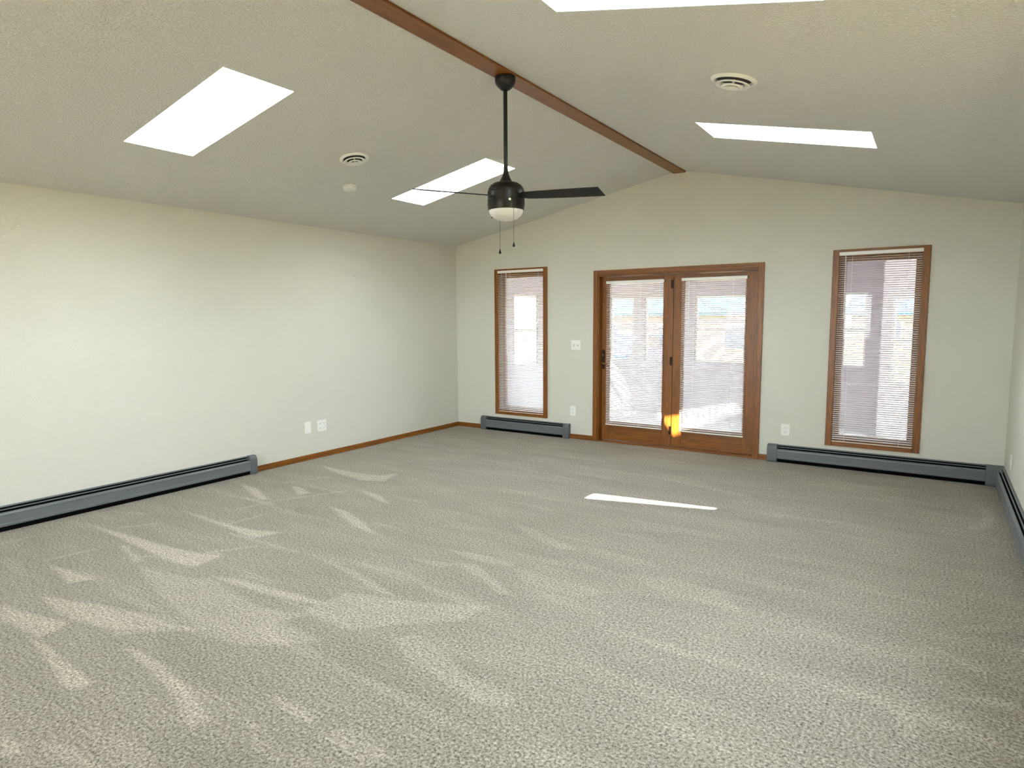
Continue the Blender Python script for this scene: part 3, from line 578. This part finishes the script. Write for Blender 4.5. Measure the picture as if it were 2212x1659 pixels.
for i, hl in enumerate(LH): porchwin('window_%d' % (12+i), hl, 'x', .4, None)
porchwin('window_15', JH[0], 'y', 2.2, None)
plate('electrical_outlet', 'white outlet on the porch wall seen through the left door', 'outlet', (1.705, PY-.0005, .37), 0, .10, .13, 'outlet')

# ------------------------------------------------------------------ outdoors
GR = mat('dry_grass', (196, 182, 140), .95); t, p = nodes(GR); tcn = t.nodes.new('ShaderNodeTexCoord'); n1 = noise(t, tcn.outputs['Object'], .35, 5, .6)
r1 = ramp(t, n1.outputs[0], [(.35, lin((120, 104, 68))), (.65, lin((152, 138, 98)))]); t.links.new(r1.outputs[0], p.inputs['Base Color'])
gm = MB(); gm.add([(-60, -30, -.3), (60, -30, -.3), (60, 120, -.3), (-60, 120, -.3)], [(0, 1, 2, 3)]); struct(gm.build('ground', GR))
def house(nm, label, cat, x0, x1, y0, y1, eave, ridge, wallc, roofc, g=None):
    root = thing(nm, label, cat, ((x0+x1)/2, (y0+y1)/2, -.3), 0, g); w2, d2 = (x1-x0)/2, (y1-y0)/2; hz = eave+.3; rz_ = ridge+.3
    wm = MB(); wm.prism([(-d2, 0), (d2, 0), (d2, hz), (0, rz_-.08), (-d2, hz)], -w2, w2); wl = wm.build('wall', wallc, root)
    rm_ = MB(); ov = .3; sl_ = (rz_-hz)/d2
    rm_.prism([(-d2-ov, hz-ov*sl_), (0, rz_), (d2+ov, hz-ov*sl_), (d2+ov, hz-ov*sl_+.12), (0, rz_+.12), (-d2-ov, hz-ov*sl_+.12)], -w2-ov, w2+ov); rm_.build('roof', roofc, root)
    for k in range(max(2, int((x1-x0)/2.4))):
        xx = -w2+1.0+k*2.4
        if xx+1 > w2: break
        f = MB().box((xx, -d2-.05, .7), (xx+.9, -d2-.001, 1.6)).build('window', WHITEP, root); MB().box((xx+.06, -d2-.06, .76), (xx+.84, -d2-.0505, 1.54)).build('pane', mat('dark_pane', (60, 70, 90), .15), f)
    return root
TEAL = mat('teal_shingles', (70, 140, 165), .7); t, p = nodes(TEAL); br_ = t.nodes.new('ShaderNodeTexBrick'); tcn = t.nodes.new('ShaderNodeTexCoord'); t.links.new(tcn.outputs['Object'], br_.inputs[0])
br_.inputs['Color1'].default_value = lin((22, 84, 104)); br_.inputs['Color2'].default_value = lin((34, 98, 118)); br_.inputs['Mortar'].default_value = lin((10, 48, 66)); br_.inputs['Scale'].default_value = 2.2; t.links.new(br_.outputs[0], p.inputs['Base Color'])
BLUER = mat('blue_metal_roof', (18, 62, 118), .5)
ORW = mat('pink_tan_siding', (168, 128, 112), .8); TANW = mat('tan_siding', (160, 140, 112), .8)
house('neighbour_house', 'teal-roofed house with pinkish walls seen through the right patio door', 'house', -6.3, 1.2, 15.5, 21.5, 1.75, 3.4, ORW, TEAL)
house('neighbour_house', 'long low tan building with blue roof seen through the right window', 'house', 2.6, 16, 24, 31, 1.65, 2.55, TANW, BLUER)
def car(label, x, y):
    root = thing('car', label, 'car', (x, y, -.3), PIH); blue = mat('car_blue_paint', (14, 40, 100), .3); m_ = MB()
    side = [(-2.1, .35), (2.1, .35), (2.15, .7), (1.9, .85), (1.1, .92), (.6, 1.35), (-.9, 1.38), (-1.6, .95), (-2.1, .88)]
    n_ = len(side); vs = [(a, -.85, b) for a, b in side]+[(a, .85, b) for a, b in side]
    m_.add(vs, [tuple(range(n_)), tuple(range(2*n_-1, n_-1, -1))]+[(i, n_+i, n_+(i+1) % n_, (i+1) % n_) for i in range(n_)]); m_.build('body', blue, root, .06)
    MB().add([(-.8, -.86, .98), (.62, -.86, .98), (.38, -.86, 1.3), (-.62, -.86, 1.3), (-.8, -.852, .98), (.62, -.852, .98), (.38, -.852, 1.3), (-.62, -.852, 1.3)], [(0,1,2,3),(4,5,6,7),(0,1,5,4),(1,2,6,5),(2,3,7,6),(3,0,4,7)]).build('window', mat('car_glass', (40, 45, 55), .1), root)
    for a in (-1.35, 1.35):
        for b in (-.8, .8):
            w_ = MB().lathe([(0, -.1), (.26, -.1), (.33, -.07), (.33, .07), (.26, .1), (0, .1)], 24).build('wheel', SLOTM, root); w_.rotation_euler = (PIH, 0, 0); w_.location = (a, b, .33)
car('blue car parked outside, seen through the lever-handle door', -2.1, 11.0)
